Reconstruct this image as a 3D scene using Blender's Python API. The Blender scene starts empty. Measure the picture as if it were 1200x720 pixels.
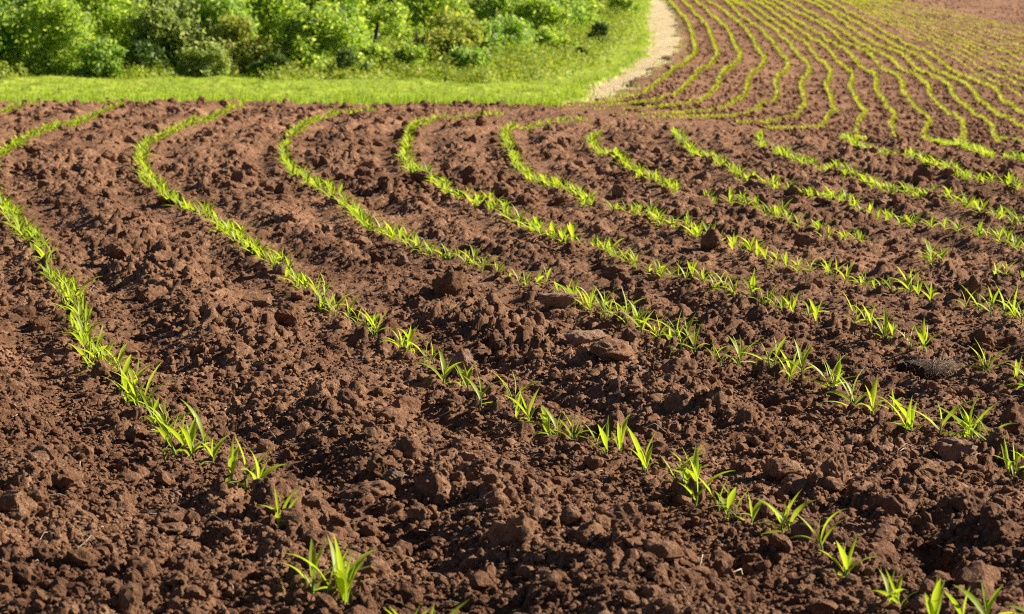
import bpy, math, random
import numpy as np
from mathutils import Vector, Matrix

random.seed(7)
rng = np.random.default_rng(7)
scene = bpy.context.scene
C = scene.collection

# ------------------------------------------------------------------ camera constants
H = 0.9                     # eye height above the near field
F = 3100.0                  # focal length in photo pixels (1200 wide)
PITCH = math.atan((360 - 33) / F)
CP, SP = math.cos(PITCH), math.sin(PITCH)

def px_uv(px, py):
    a = (np.asarray(px, float) - 600) / F
    b = (360 - np.asarray(py, float)) / F
    dy = CP + b * SP
    return a / dy, (-SP + b * CP) / dy

# ------------------------------------------------------------------ terrain
def pchip(x, y, xq):
    x = np.asarray(x, float); y = np.asarray(y, float)
    h = np.diff(x); d = np.diff(y) / h
    m = np.zeros_like(y)
    for i in range(1, len(x) - 1):
        if d[i-1] * d[i] > 0:
            w1 = 2*h[i] + h[i-1]; w2 = h[i] + 2*h[i-1]
            m[i] = (w1 + w2) / (w1 / d[i-1] + w2 / d[i])
    m[0], m[-1] = d[0], d[-1]
    xq = np.clip(xq, x[0], x[-1])
    k = np.clip(np.searchsorted(x, xq) - 1, 0, len(x) - 2)
    t = (xq - x[k]) / h[k]
    return ((2*t**3 - 3*t**2 + 1) * y[k] + (t**3 - 2*t**2 + t) * h[k] * m[k]
            + (-2*t**3 + 3*t**2) * y[k+1] + (t**3 - t**2) * h[k] * m[k+1])

# for a few azimuths: where the flat near field ends, then (distance, how high it shows)
PROFILES = {
    -500: (28, [(31, 123.5), (36, 119), (44, 107), (52, 94), (60, 74), (75, 35), (110, -35)]),
    0:    (28, [(31, 123.5), (36, 119), (44, 107), (52, 94), (60, 74), (75, 35), (110, -35)]),
    300:  (28, [(31, 124), (36, 120), (44, 108), (52, 95), (60, 76), (75, 38), (110, -30)]),
    600:  (27, [(31, 126), (36, 122), (44, 112), (54, 97), (64, 78), (80, 45), (110, -8)]),
    760:  (25, [(30, 129), (36, 124), (44, 114), (54, 96), (64, 77), (80, 45), (112, 0)]),
    850:  (21, [(25, 153), (33, 144), (42, 133), (52, 111), (64, 82), (82, 45), (112, 3)]),
    1000: (17.5, [(21, 172.5), (27, 169), (34, 164), (44, 150), (55, 122), (66, 94), (85, 50), (116, 2)]),
    1200: (16.5, [(20, 183), (26, 176), (34, 170), (44, 154), (55, 128), (66, 101), (85, 62), (116, 20), (150, -8)]),
    1800: (16.5, [(20, 185), (26, 178), (34, 171), (44, 156), (55, 132), (66, 108), (85, 72), (116, 34), (150, 8)]),
}
GD = np.exp(np.linspace(math.log(0.2), math.log(2000), 700))
KU, KZ = [], []
for p, (flat, kn) in PROFILES.items():
    xs = [0.1, flat * 0.6, flat * 0.8, flat]; zs = [0, 0, 0, 0]
    for d, y in kn:
        u, v = px_uv(p, y); xs.append(d); zs.append(H + float(v) * d)
    sl = (zs[-1] - zs[-2]) / (xs[-1] - xs[-2])
    xs += [260, 600, 2100]
    z0 = zs[-1]
    zs += [z0 + sl * 60, z0 + sl * 60 + 6, z0 + sl * 60 + 14]
    KU.append((p - 600) / F); KZ.append(pchip(xs, zs, GD))
GU = np.linspace(KU[0], KU[-1], 300)
KZ = np.array(KZ)
GZ = np.array([pchip(KU, KZ[:, j], GU) for j in range(len(GD))]).T       # [u, d]
ker = np.exp(-np.linspace(-2, 2, 13)**2); ker /= ker.sum()
GZ = np.apply_along_axis(lambda a: np.convolve(np.pad(a, 6, 'edge'), ker, 'valid'), 0, GZ)
GZ = np.apply_along_axis(lambda a: np.convolve(np.pad(a, 6, 'edge'), ker, 'valid'), 1, GZ)
LGD = np.log(GD)

def base_z(u, d):
    u = np.clip(np.asarray(u, float), GU[0], GU[-1]); l = np.log(np.clip(d, GD[0], GD[-1] * .999))
    fu = (u - GU[0]) / (GU[1] - GU[0]); fd = (l - LGD[0]) / (LGD[1] - LGD[0])
    i = np.clip(fu.astype(int), 0, len(GU) - 2); j = np.clip(np.asarray(fd).astype(int), 0, len(GD) - 2)
    a = fu - i; b = fd - j
    return (GZ[i, j]*(1-a)*(1-b) + GZ[i+1, j]*a*(1-b) + GZ[i, j+1]*(1-a)*b + GZ[i+1, j+1]*a*b)

MARCH = np.exp(np.linspace(math.log(2.5), math.log(260), 2600))
def ground_at(px, py, dmin=2.5):
    """x, y on the terrain seen through a photo point (first hit beyond dmin)"""
    u, v = px_uv(px, py)
    D = MARCH[MARCH >= dmin]
    g = H + v * D - base_z(np.full_like(D, u), D)
    k = np.argmax(g < 0) if (g < 0).any() else len(D) - 1
    if k == 0: k = 1
    t = g[k-1] / (g[k-1] - g[k]) if g[k] < 0 else 0
    d = D[k-1] + t * (D[k] - D[k-1])
    return float(u * d), float(d)

# ------------------------------------------------------------------ maize rows traced along the ground
def z1(pts, ox, oy, s): return [(ox + x / s, oy + y / s) for x, y in pts]
NEAR = {
 'A': [(600,900),(480,795),(395,725),(370,706),(328,643),(277,593),(247,557),(217,547),(190,513),(182,493),(167,470),(150,447),(130,427),(107,417),(95,383),(80,353),(63,327),(50,303),(28,277),(7,253),(-12,230),(-20,208),(-10,193),(0,184),(20,174),(50,163),(77,152),(110,138),(147,127)],
 'B': [(1500,900),(1290,805),(1128,738),(1047,722),(988,693),(963,667),(917,647),(880,630),(850,610),(817,597),(793,577),(753,563),(700,540),(675,523),(650,517),(620,503),(600,490),(567,480),(540,457),(513,440),(477,410),(443,387),(420,373),(397,365),(367,347),(337,327),(307,307),(277,287),(247,267),(200,245),(183,230),(170,205),(167,183),(174,175),(200,162),(247,141),(287,126)],
 'C': [(1700,735),(1450,655),(1260,580),(1183,553),(1150,527),(1100,517),(1063,510),(1022,496),(1002,490),(973,467),(940,454),(908,442),(870,428),(843,420),(810,407),(790,402),(750,380),(717,367),(677,353),(637,335),(613,332),(577,323),(543,313),(500,303),(467,287),(433,273),(407,252),(390,240),(377,230),(353,213),(338,197),(334,180),(347,162),(363,147),(400,136),(440,132)],
 'D': [(1700,615),(1450,545),(1260,480),(1192,450),(1160,440),(1087,413),(1067,412),(1040,403),(1017,393),(992,385),(957,377),(933,372),(900,360),(873,350),(853,345),(827,337),(797,325),(770,320),(747,313),(715,300),(697,295),(677,292),(640,283),(617,273),(597,265),(553,243),(533,237),(510,220),(487,207),(476,190),(480,163),(495,148),(530,143),(590,139.5)],
 'E': [(1700,520),(1450,462),(1260,408),(1187,383),(1152,368),(1127,363),(1092,353),(1073,348),(1040,340),(1017,335),(988,328),(963,322),(940,318),(910,308),(890,303),(867,298),(850,292),(817,282),(800,277),(777,271),(753,260),(727,255),(693,247),(687,240),(653,223),(627,213),(607,197),(597,177),(594,159),(620,152),(655,148),(690,146)],
 'F': [(1700,442),(1450,390),(1260,345),(1173,325),(1100,308),(1088,300),(1035,293),(1000,285),(973,280),(957,273),(933,268),(897,257),(855,247),(835,240),(793,230),(753,213),(727,200),(718,188),(698,180),(693,168),(704,160)],
 'G': [(1700,395),(1450,353),(1260,312),(1190,293),(1160,283),(1127,277),(1100,272),(1067,267),(1033,260),(1000,252),(977,244),(963,238),(933,230),(903,223),(867,212),(843,200),(823,190),(803,174),(788,162)],
 'H': [(1700,352),(1450,314),(1260,280),(1183,262),(1150,255),(1128,247),(1100,240),(1067,230),(1033,223),(1007,213),(980,207),(943,197),(910,184),(892,172),(890,168)],
 'I': [(1700,305),(1450,272),(1260,244),(1180,225),(1150,220),(1120,210),(1100,200),(1067,187),(1040,185),(1017,179),(1000,173),(990,165)],
 'J': [(1700,255),(1450,230),(1260,206),(1200,193),(1180,188),(1163,187),(1143,180),(1120,174),(1090,168),(1082,163)],
 'K': [(1260,180),(1230,174),(1200,170),(1170,165)],
 'Z': [(-120,800),(-300,600),(-400,440),(-420,320),(-350,230),(-220,180),(-90,160),(-30,147),(0,136),(17,131),(45,126)],
}
GAPS = {'C': [(640,662),(874,902)], 'D': [(700,708),(1094,1148)], 'E': [(733,742),(1096,1118),(700,716)],
        'F': [(797,826),(840,850),(1036,1080),(1106,1165)], 'G': [(765,775)], 'H': [(895,904)], 'I': [(1070,1076)]}
EXPL = {
 'A': [(120,437),(131,429),(142,452),(152,462),(160,475),(171,483),(182,497),(191,515),(205,530),(217,550),(223,554),(238,545),(250,561),(272,597),(288,597),(328,643),(366,713),(385,718),(403,724)],
 'B': [(397,366),(408,372),(430,383),(441,388),(470,408),(480,411),(500,419),(519,447),(542,460),(549,463),(563,483),(600,488),(604,502),(621,507),(653,520),(646,519),(675,528),(698,541),(711,548),(727,542),(752,567),(758,568),(793,578),(806,592),(815,600),(842,607),(852,612),(881,632),(917,648),(926,646),(963,668),(990,697),(1042,727),(1055,732),(1094,752),(1128,756)],
 'C': [(805,407),(815,413),(838,420),(845,425),(865,430),(908,442),(925,450),(940,455),(970,467),(978,466),(1000,490),(1022,495),(1048,503),(1062,512),(1100,518),(1128,522),(1140,525),(1150,528),(1160,530),(1183,553),(1187,556)],
 'D': [(1020,394),(1035,400),(1045,404),(1068,411),(1083,411),(1158,440),(1190,450)],
}
EXPL_Y = {'A': 428, 'B': 364, 'C': 404, 'D': 393}
fa = lambda p: z1(p, 780, 0, 5.714)
fb = lambda p: z1(p, 990, 0, 5.714)
FAR = [
 fa([(0,-20),(20,0),(70,60),(130,130),(165,190),(190,280),(205,350),(190,395),(150,425),(80,465),(30,510),(0,540)]) + [(755,110),(733,119),(712,124),(690,127)],
 fa([(90,-20),(110,0),(190,90),(265,170),(300,230),(330,310),(350,370),(335,410),(290,450),(220,495),(180,560),(130,605),(60,640),(0,665)]) + [(755,124),(725,128),(690,130),(640,131)],
 fa([(175,-20),(195,0),(290,90),(370,160),(430,230),(465,310),(500,370),(495,420),(430,465),(370,530),(340,610),(270,660),(130,715)]) + [(775,130),(745,133),(700,134.5),(660,135)],
 fa([(240,-20),(270,0),(340,45),(440,120),(530,200),(590,280),(620,350),(660,400),(655,445),(590,500),(555,560),(550,620),(510,670),(400,720)]) + [(835,132),(800,138),(760,140),(715,141.5)],
 fa([(330,-20),(380,2),(420,20),(480,90),(570,160),(660,230),(720,300),(770,380),(820,430),(815,470),(750,530),(740,580),(750,650),(730,690),(650,720)]) + [(882,134),(850,141),(800,144),(750,146)],
 fa([(380,-20),(420,0),(540,60),(640,140),(740,220),(830,300),(880,380),(940,430),(970,480),(915,560),(915,620),(940,720)]) + [(943,126),(933,139),(900,146.5),(865,149)],
 fa([(450,-10),(510,30),(600,60),(700,130),(820,220),(940,300),(1000,390),(1060,435),(1105,480),(1105,530),(1075,580),(1110,680),(1120,720)]) + [(981,131),(969,140),(965,151),(935,154),(900,156)],
 fa([(540,-15),(570,0),(700,75),(800,140),(900,215),(1040,300),(1090,345),(1140,410),(1200,460)]) + fb([(45,500),(60,550),(30,600),(70,660),(105,720)]) + [(1015,134),(1007,143),(1005,155),(1004,165),(1012,171)],
 fa([(620,-10),(700,40),(830,110),(940,190),(1040,240),(1100,290)]) + fb([(0,340),(50,400),(110,455),(180,500),(220,560),(205,620),(250,670),(280,720)]) + [(1050,139),(1044,148),(1048,157),(1052,168)],
 fa([(700,-10),(830,70),(950,120),(1100,210)]) + fb([(0,290),(60,320),(140,350),(200,420),(270,475),(350,520),(395,590),(385,630),(430,680),(470,720)]) + [(1090,142),(1087,152),(1082,162),(1086,170)],
 fa([(790,-10),(1000,110)]) + fb([(0,230),(80,280),(200,350),(290,395),(380,470),(460,510),(540,570),(570,620),(570,660),(640,720)]) + [(1127,144),(1129,157),(1130,169)],
 fa([(900,-10),(1100,90)]) + fb([(60,220),(200,290),(320,350),(410,395),(450,440),(530,500),(650,550),(710,610),(730,660),(800,715)]) + [(1160,148),(1164,158),(1172,172)],
 fb([(-200,0),(0,120),(150,210),(300,290),(420,360),(530,410),(600,470),(740,540),(830,600),(890,660),(940,720)]) + [(1200,153),(1225,168),(1240,178)],
 fb([(-120,0),(0,70),(420,310),(560,370),(650,430),(760,500),(890,560),(1010,620),(1080,700)]) + [(1200,136),(1250,162)],
]
R15 = np.array([(985,0),(1040,30),(1126,75),(1147,89),(1172,100),(1188,110),(1200,117),(1250,142)])
UPR = np.array([(985,-9),(1040,0),(1126,17),(1147,22),(1172,28),(1188,31),(1200,34),(1250,46)])
y12 = [117,105,95,87,80,73,67,61,55.5,50,45,40.5,36.5,34]
for k, y in enumerate(y12):
    t = (117 - y) / (117 - 34)
    P = R15 * (1 - t) + UPR * t
    P[:, 1] += 0.7 * np.sin(np.arange(len(P)) * 1.7 + k * 2.1)
    FAR.append([tuple(p) for p in P])

def resample(P, step):
    P = np.asarray(P, float)
    s = np.concatenate([[0], np.cumsum(np.hypot(*np.diff(P, axis=0).T))])
    q = np.arange(0, s[-1], step)
    return np.c_[np.interp(q, s, P[:, 0]), np.interp(q, s, P[:, 1])]

def smooth_px(P, n=6):
    P = np.asarray(P, float); t = np.arange(len(P)); q = np.linspace(0, len(P) - 1, (len(P) - 1) * n + 1)
    # catmull-rom
    i = np.clip(q.astype(int), 0, len(P) - 2); f = (q - i)[:, None]
    p0 = P[np.clip(i-1, 0, None)]; p1 = P[i]; p2 = P[i+1]; p3 = P[np.clip(i+2, None, len(P)-1)]
    return 0.5*((2*p1) + (-p0+p2)*f + (2*p0-5*p1+4*p2-p3)*f**2 + (-p0+3*p1-3*p2+p3)*f**3)

def soften(P, w=4):
    k = np.exp(-np.linspace(-1.6, 1.6, 2 * w + 1) ** 2); k /= k.sum()
    return np.stack([np.convolve(np.pad(P[:, i], w, 'reflect', reflect_type='odd'), k, 'valid') for i in (0, 1)], -1)
near_rows, far_rows = {}, []
for k, P in NEAR.items():
    near_rows[k] = np.array([ground_at(x, y) for x, y in smooth_px(P, 4)])
for P in FAR:
    far_rows.append(np.array([ground_at(x, y) for x, y in soften(smooth_px(P, 10))]))

# distance to the closest row, on a (u, log d) raster, for the furrow relief
RU = np.linspace(-0.44, 0.44, 480); RL = np.linspace(math.log(3), math.log(36), 420)
allp = np.concatenate([resample(r, 0.05) for r in near_rows.values()])
UU, LL = np.meshgrid(RU, RL, indexing='ij')
QX = (UU * np.exp(LL)).ravel(); QY = np.exp(LL).ravel()
RD = np.empty(QX.size)
order = np.argsort(allp[:, 1]); allp = allp[order]
from mathutils.kdtree import KDTree
kd = KDTree(len(allp))
for i, p in enumerate(allp): kd.insert((p[0], p[1], 0), i)
kd.balance()
RD[:] = [kd.find((x, y, 0))[2] for x, y in zip(QX, QY)]
RD = RD.reshape(UU.shape)

def row_dist(u, d):
    fu = np.clip((u - RU[0]) / (RU[1] - RU[0]), 0, len(RU) - 1.001); fd = np.clip((np.log(d) - RL[0]) / (RL[1] - RL[0]), 0, len(RL) - 1.001)
    i = fu.astype(int); j = fd.astype(int); a = fu - i; b = fd - j
    return RD[i, j]*(1-a)*(1-b) + RD[i+1, j]*a*(1-b) + RD[i, j+1]*(1-a)*b + RD[i+1, j+1]*a*b

# ------------------------------------------------------------------ clod relief tiles
def fbm(n, beta, seed, kmin=1, kmax=None):
    r = np.random.default_rng(seed)
    kx = np.fft.fftfreq(n, 1 / n)[:, None]; ky = np.fft.rfftfreq(n, 1 / n)[None, :]
    k = np.hypot(kx, ky); k[0, 0] = 1
    a = k ** (-beta); a[k < kmin] = 0
    if kmax: a[k > kmax] = 0
    s = a * np.exp(2j * np.pi * r.random(k.shape))
    h = np.fft.irfft2(s, (n, n)); return h / h.std()

def clod_tile(n, size, seed, count, rmin, rmax, power):
    r = np.random.default_rng(seed)
    px = size / n
    low = fbm(n, 1.7, seed + 1, 2, 60) * 0.006
    wx = fbm(n, 1.3, seed + 2, 20, 400) * 0.0035; wy = fbm(n, 1.3, seed + 3, 20, 400) * 0.0035
    hm = low.copy()
    q = r.random(count)
    e = 1 - power
    R = (rmin**e + q * (rmax**e - rmin**e)) ** (1 / e)
    for i in range(count):
        rad = R[i]; m = int(rad * 1.7 / px) + 2
        cx, cy = r.integers(0, n, 2)
        ix = (np.arange(-m, m + 1) + cx) % n; iy = (np.arange(-m, m + 1) + cy) % n
        sub = np.ix_(ix, iy)
        X = (np.arange(-m, m + 1) * px)[:, None] + wx[sub] * min(1, rad / .012); Y = (np.arange(-m, m + 1) * px)[None, :] + wy[sub] * min(1, rad / .012)
        a = r.random() * 6.283; ca, sa = math.cos(a), math.sin(a); asp = r.uniform(.65, 1.0)
        xr = (X * ca + Y * sa) / rad; yr = (-X * sa + Y * ca) / (rad * asp)
        p = r.uniform(1.8, 3.5)
        qv = np.abs(xr) ** p + np.abs(yr) ** p
        hh = rad * r.uniform(.8, 1.55)
        dome = np.sqrt(np.clip(1 - qv, 0, None)) * hh * (1 + .35 * r.normal() * xr * .6 + .35 * r.normal() * yr * .6)
        v = np.where(qv < 1, low[cx, cy] - 0.25 * hh + dome, -1)
        hm[sub] = np.maximum(hm[sub], v)
    hm += np.abs(fbm(n, 0.8, seed + 4, 90, 900)) * 0.0022
    return hm - hm.mean()

T1 = (clod_tile(2048, 4.0, 11, 62000, .0042, .042, 3.0), 4.0, 0.35)
T2 = (clod_tile(1350, 2.7, 23, 24000, .0042, .034, 3.0), 2.7, 1.27)
LN = fbm(512, 1.6, 77, 1, 40)        # broad undulation, 12 m tile
MASK = fbm(512, 1.3, 78, 1, 60)      # cloddy against fine patches

def samp(img, size, ang, x, y):
    n = img.shape[0]; c, s = math.cos(ang), math.sin(ang)
    fx = ((x * c + y * s) / size) % 1 * n; fy = ((-x * s + y * c) / size) % 1 * n
    i = fx.astype(int) % n; j = fy.astype(int) % n; a = fx - np.floor(fx); b = fy - np.floor(fy)
    i2 = (i + 1) % n; j2 = (j + 1) % n
    return img[i, j]*(1-a)*(1-b) + img[i2, j]*a*(1-b) + img[i, j2]*(1-a)*b + img[i2, j2]*a*b

# hollows seen in the field: px, py, half width m, half depth m, deepness m
PITS = [(203,300,.045,.10,.05),(240,652,.022,.05,.04),(210,592,.02,.05,.02),(1103,665,.022,.08,.05),(545,495,.10,.12,.02),
        (460,500,.05,.12,.03),(285,610,.03,.06,.03),(180,345,.05,.12,.04),(300,345,.06,.14,.04),(30,655,.04,.07,.03)]
PITS = [(*ground_at(p[0], p[1]), p[2] * 1.1, p[3] * 1.1, p[4] * 1.35) for p in PITS]
for _ in range(26):
    d_ = 1 / random.uniform(1 / 11., 1 / 4.2); PITS.append((random.uniform(-.19, .19) * d_, d_, random.uniform(.012, .03), random.uniform(.03, .06), random.uniform(.02, .04)))

def soil_relief(x, y):
    """relief of the tilled soil above the bare terrain"""
    u = x / y
    h = np.maximum(samp(*T1, x, y), samp(*T2, x, y) - .004)
    mk = np.clip(0.85 + 0.3 * samp(MASK, 3.1, .6, x, y), .45, 1.5)
    d = row_dist(np.clip(u, -.44, .44), np.clip(y, 3, 36))
    mk = mk * (1.12 - .55 * np.exp(-((d - .16) / .085) ** 2))
    h = h * mk
    h = h + 0.012 * samp(LN, 9.0, .2, x, y) + 0.007 * samp(LN, 2.3, 1.0, x, y)
    wob = 1 + .5 * samp(LN, 1.9, .7, x, y)
    h = h - 0.019 * np.exp(-((d - .17) / .075) ** 2) * wob + 0.019 * np.exp(-((d - .38) / .085) ** 2) * wob + 0.003
    for (cx, cy, rx, ry, dp) in PITS:
        near = (np.abs(x - cx) < 2.2 * rx) & (np.abs(y - cy) < 2.2 * ry)
        if near.any(): h[near] -= dp * np.exp(-(((x[near] - cx) / rx) ** 2 + ((y[near] - cy) / ry) ** 2) ** 1.5)
    h = h * (1 - .5 * np.clip((y - 23) / 5, 0, 1) * np.clip((u - .0) / .03, 0, 1) * np.clip((u - .0) / .03, 0, 1))
    return h

def far_swell(x, y):
    return (.025 * samp(LN, 9., .9, x, y) + .010 * samp(LN, 3.7, .2, x, y)) * np.clip((y - 36) / 10, 0, 1) * np.clip((160 - y) / 40, 0, 1)

def soil_z(x, y):
    x = np.atleast_1d(np.asarray(x, float)); y = np.atleast_1d(np.asarray(y, float))
    return base_z(x / y, y) + soil_relief(x, y) * np.clip((140 - y) / 60, 0, 1) + far_swell(x, y)

# ------------------------------------------------------------------ materials
def mat(name):
    m = bpy.data.materials.new(name); m.use_nodes = True
    nt = m.node_tree; nt.nodes.clear()
    return m, nt, nt.nodes.new, nt.links.new

def ramp(nt, stops):
    n = nt.nodes.new('ShaderNodeValToRGB'); e = n.color_ramp.elements
    e[0].position, e[0].color = stops[0][0], (*stops[0][1], 1)
    e[1].position, e[1].color = stops[-1][0], (*stops[-1][1], 1)
    for p, c in stops[1:-1]:
        k = e.new(p); k.color = (*c, 1)
    return n

def noise(nt, vec, scale, detail=4, rough=.6, dim='3D'):
    n = nt.nodes.new('ShaderNodeTexNoise'); n.inputs['Scale'].default_value = scale
    n.inputs['Detail'].default_value = detail; n.inputs['Roughness'].default_value = rough
    nt.links.new(vec, n.inputs['Vector']); return n

def soil_material(name, dark, mid, light, bump=True, wide=1.0, patch=1.0):
    m, nt, N, L = mat(name)
    out = N('ShaderNodeOutputMaterial'); b = N('ShaderNodeBsdfPrincipled'); L(b.outputs[0], out.inputs[0])
    b.inputs['Roughness'].default_value = .92; b.inputs['Specular IOR Level'].default_value = .18
    g = N('ShaderNodeNewGeometry'); pos = g.outputs['Position']
    n1 = noise(nt, pos, 2.2 * wide, 6, .65); n2 = noise(nt, pos, 38, 5, .7); n3 = noise(nt, pos, 260, 3, .6)
    r = ramp(nt, [(.28, dark), (.5, mid), (.72, light)])
    mx = N('ShaderNodeMath'); mx.operation = 'MULTIPLY_ADD'; L(n2.outputs['Fac'], mx.inputs[0]); mx.inputs[1].default_value = .55
    m2 = N('ShaderNodeMath'); m2.operation = 'MULTIPLY_ADD'; L(n3.outputs['Fac'], m2.inputs[0]); m2.inputs[1].default_value = .35
    m3 = N('ShaderNodeMath'); m3.operation = 'MULTIPLY'; L(n1.outputs['Fac'], m3.inputs[0]); m3.inputs[1].default_value = .25
    L(m3.outputs[0], m2.inputs[2]); L(m2.outputs[0], mx.inputs[2])
    mm = N('ShaderNodeMath'); mm.operation = 'MULTIPLY'; L(mx.outputs[0], mm.inputs[0]); mm.inputs[1].default_value = .87
    L(mm.outputs[0], r.inputs[0])
    n4 = noise(nt, pos, .55, 5, .62); r4 = ramp(nt, [(.34, (.72, .68, .66)), (.52, (1, 1, 1)), (.70, (1.25, 1.27, 1.30))]); L(n4.outputs['Fac'], r4.inputs[0])
    cm = N('ShaderNodeMix'); cm.data_type = 'RGBA'; cm.blend_type = 'MULTIPLY'; cm.inputs[0].default_value = patch
    L(r.outputs[0], cm.inputs[6]); L(r4.outputs[0], cm.inputs[7]); L(cm.outputs[2], b.inputs['Base Color'])
    if bump:
        nb = noise(nt, pos, 420, 4, .7); nb2 = noise(nt, pos, 120, 4, .65)
        ad = N('ShaderNodeMath'); ad.operation = 'MULTIPLY_ADD'; L(nb2.outputs['Fac'], ad.inputs[0]); ad.inputs[1].default_value = 2.2; L(nb.outputs['Fac'], ad.inputs[2])
        bp = N('ShaderNodeBump'); bp.inputs['Strength'].default_value = 1; bp.inputs['Distance'].default_value = .006
        L(ad.outputs[0], bp.inputs['Height']); L(bp.outputs[0], b.inputs['Normal'])
    return m

S_DARK, S_MID, S_LIGHT = (.062, .027, .0125), (.255, .122, .060), (.640, .390, .225)
M_SOIL = soil_material('tilled_soil', S_DARK, S_MID, S_LIGHT)
M_CLOD = soil_material('clod_soil', S_DARK, S_MID, S_LIGHT)
M_PALE = soil_material('pale_crusted_soil', (.17, .09, .055), (.34, .20, .125), (.54, .36, .25))
M_TRACK = soil_material('track_dirt', (.44, .32, .16), (.58, .44, .235), (.70, .55, .315), True, .5, .4)

def leafy(name, cols, trans, tcol, rough=.5, island=True, tf=.4, scale=0.5, mixr=.65, spec=.3):
    """leaf surface: colours vary leaf by leaf and patch by patch, part of the light passes through"""
    m, nt, N, L = mat(name)
    out = N('ShaderNodeOutputMaterial'); b = N('ShaderNodeBsdfPrincipled'); t = N('ShaderNodeBsdfTranslucent'); mx = N('ShaderNodeMixShader')
    b.inputs['Roughness'].default_value = rough; b.inputs['Specular IOR Level'].default_value = spec
    g = N('ShaderNodeNewGeometry'); n = noise(nt, g.outputs['Position'], scale, 3)
    ma = N('ShaderNodeMath'); ma.operation = 'MULTIPLY_ADD'; L(g.outputs['Random Per Island'], ma.inputs[0]); ma.inputs[1].default_value = mixr
    m3 = N('ShaderNodeMath'); m3.operation = 'MULTIPLY'; L(n.outputs['Fac'], m3.inputs[0]); m3.inputs[1].default_value = 1 - mixr
    L(m3.outputs[0], ma.inputs[2])
    cols = [tuple(v * .86 for v in c) for c in cols]; k = len(cols) - 1
    r = ramp(nt, [(.12 + .76 * i / k, c) for i, c in enumerate(cols)]); L(ma.outputs[0], r.inputs[0])
    L(r.outputs[0], b.inputs['Base Color'])
    mc = N('ShaderNodeMix'); mc.data_type = 'RGBA'; mc.blend_type = 'MULTIPLY'; mc.inputs[0].default_value = 1
    L(r.outputs[0], mc.inputs[6]); mc.inputs[7].default_value = (*tcol, 1); L(mc.outputs[2], t.inputs[0])
    mx.inputs[0].default_value = tf; L(b.outputs[0], mx.inputs[1]); L(t.outputs[0], mx.inputs[2]); L(mx.outputs[0], out.inputs[0])
    return m

M_MAIZE = leafy('maize_leaf', [(.26, .38, .024), (.39, .49, .034), (.52, .60, .06)], .5, (1.45, 1.42, .75), .45, tf=.52, scale=6)
M_MAIZE_STEM = leafy('maize_stem', [(.22, .36, .06), (.30, .42, .09)], .2, (1.2, 1.2, .8), .5, tf=.25, scale=6)
M_MAIZE_FAR = leafy('maize_leaf_row', [(.36, .42, .035), (.47, .50, .05), (.56, .56, .08)], .5, (1.5, 1.45, .8), .5, tf=.45, scale=1)
M_GRASS = leafy('grass_blade', [(.23, .38, .025), (.36, .48, .035), (.49, .56, .06)], .5, (1.3, 1.25, .7), .5, tf=.42, scale=.45, mixr=.38)
M_WEED = leafy('weed_leaf', [(.16, .26, .016), (.30, .40, .025), (.44, .48, .06), (.50, .47, .15)], .5, (1.3, 1.3, .7), .5, tf=.4, scale=.5)
FOL = {
 'yellow': leafy('foliage_yellow_green', [(.18, .34, .02), (.35, .50, .045), (.50, .62, .11), (.66, .72, .34)], .5, (1.35, 1.3, .7), .45, tf=.64),
 'mid':    leafy('foliage_mid_green', [(.12, .27, .02), (.27, .44, .045), (.44, .57, .12), (.64, .72, .40)], .5, (1.3, 1.3, .7), .45, tf=.62),
 'grey':   leafy('foliage_grey_green', [(.22, .32, .05), (.38, .48, .10), (.55, .60, .20), (.70, .70, .40)], .5, (1.2, 1.2, .8), .5, tf=.6),
 'gap_shade':   leafy('foliage_gap_shade', [(.012, .030, .008), (.025, .055, .012), (.05, .09, .02)], .3, (1.1, 1.2, .7), .5, tf=.12),  # near-black leaves: the shade of the hedge gaps put into the colour
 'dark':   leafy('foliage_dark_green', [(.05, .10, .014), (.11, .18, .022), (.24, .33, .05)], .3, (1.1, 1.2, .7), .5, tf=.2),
 'brown':  leafy('foliage_tawny', [(.18, .27, .03), (.36, .45, .06), (.50, .56, .11), (.62, .60, .20)], .5, (1.2, 1.1, .7), .5, tf=.6),
}
def plain(name, c1, c2, scale, rough=.85):
    m, nt, N, L = mat(name)
    out = N('ShaderNodeOutputMaterial'); b = N('ShaderNodeBsdfPrincipled'); L(b.outputs[0], out.inputs[0])
    b.inputs['Roughness'].default_value = rough; b.inputs['Specular IOR Level'].default_value = .2
    g = N('ShaderNodeNewGeometry'); n = noise(nt, g.outputs['Position'], scale, 5)
    r = ramp(nt, [(.3, c1), (.7, c2)]); L(n.outputs['Fac'], r.inputs[0]); L(r.outputs[0], b.inputs['Base Color'])
    return m
M_BARK = plain('bark', (.05, .035, .025), (.13, .10, .07), 12)
M_POST_D = plain('dark_timber', (.035, .028, .022), (.09, .07, .055), 9)
M_POST_L = plain('weathered_timber', (.16, .11, .075), (.34, .26, .19), 9)
M_STRAW = plain('dry_straw', (.42, .32, .20), (.70, .58, .42), 60)
M_ROOT = plain('root_fibre', (.22, .15, .10), (.45, .36, .26), 90)
M_TURF = plain('turf', (.22, .30, .024), (.36, .39, .04), .9)

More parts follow.
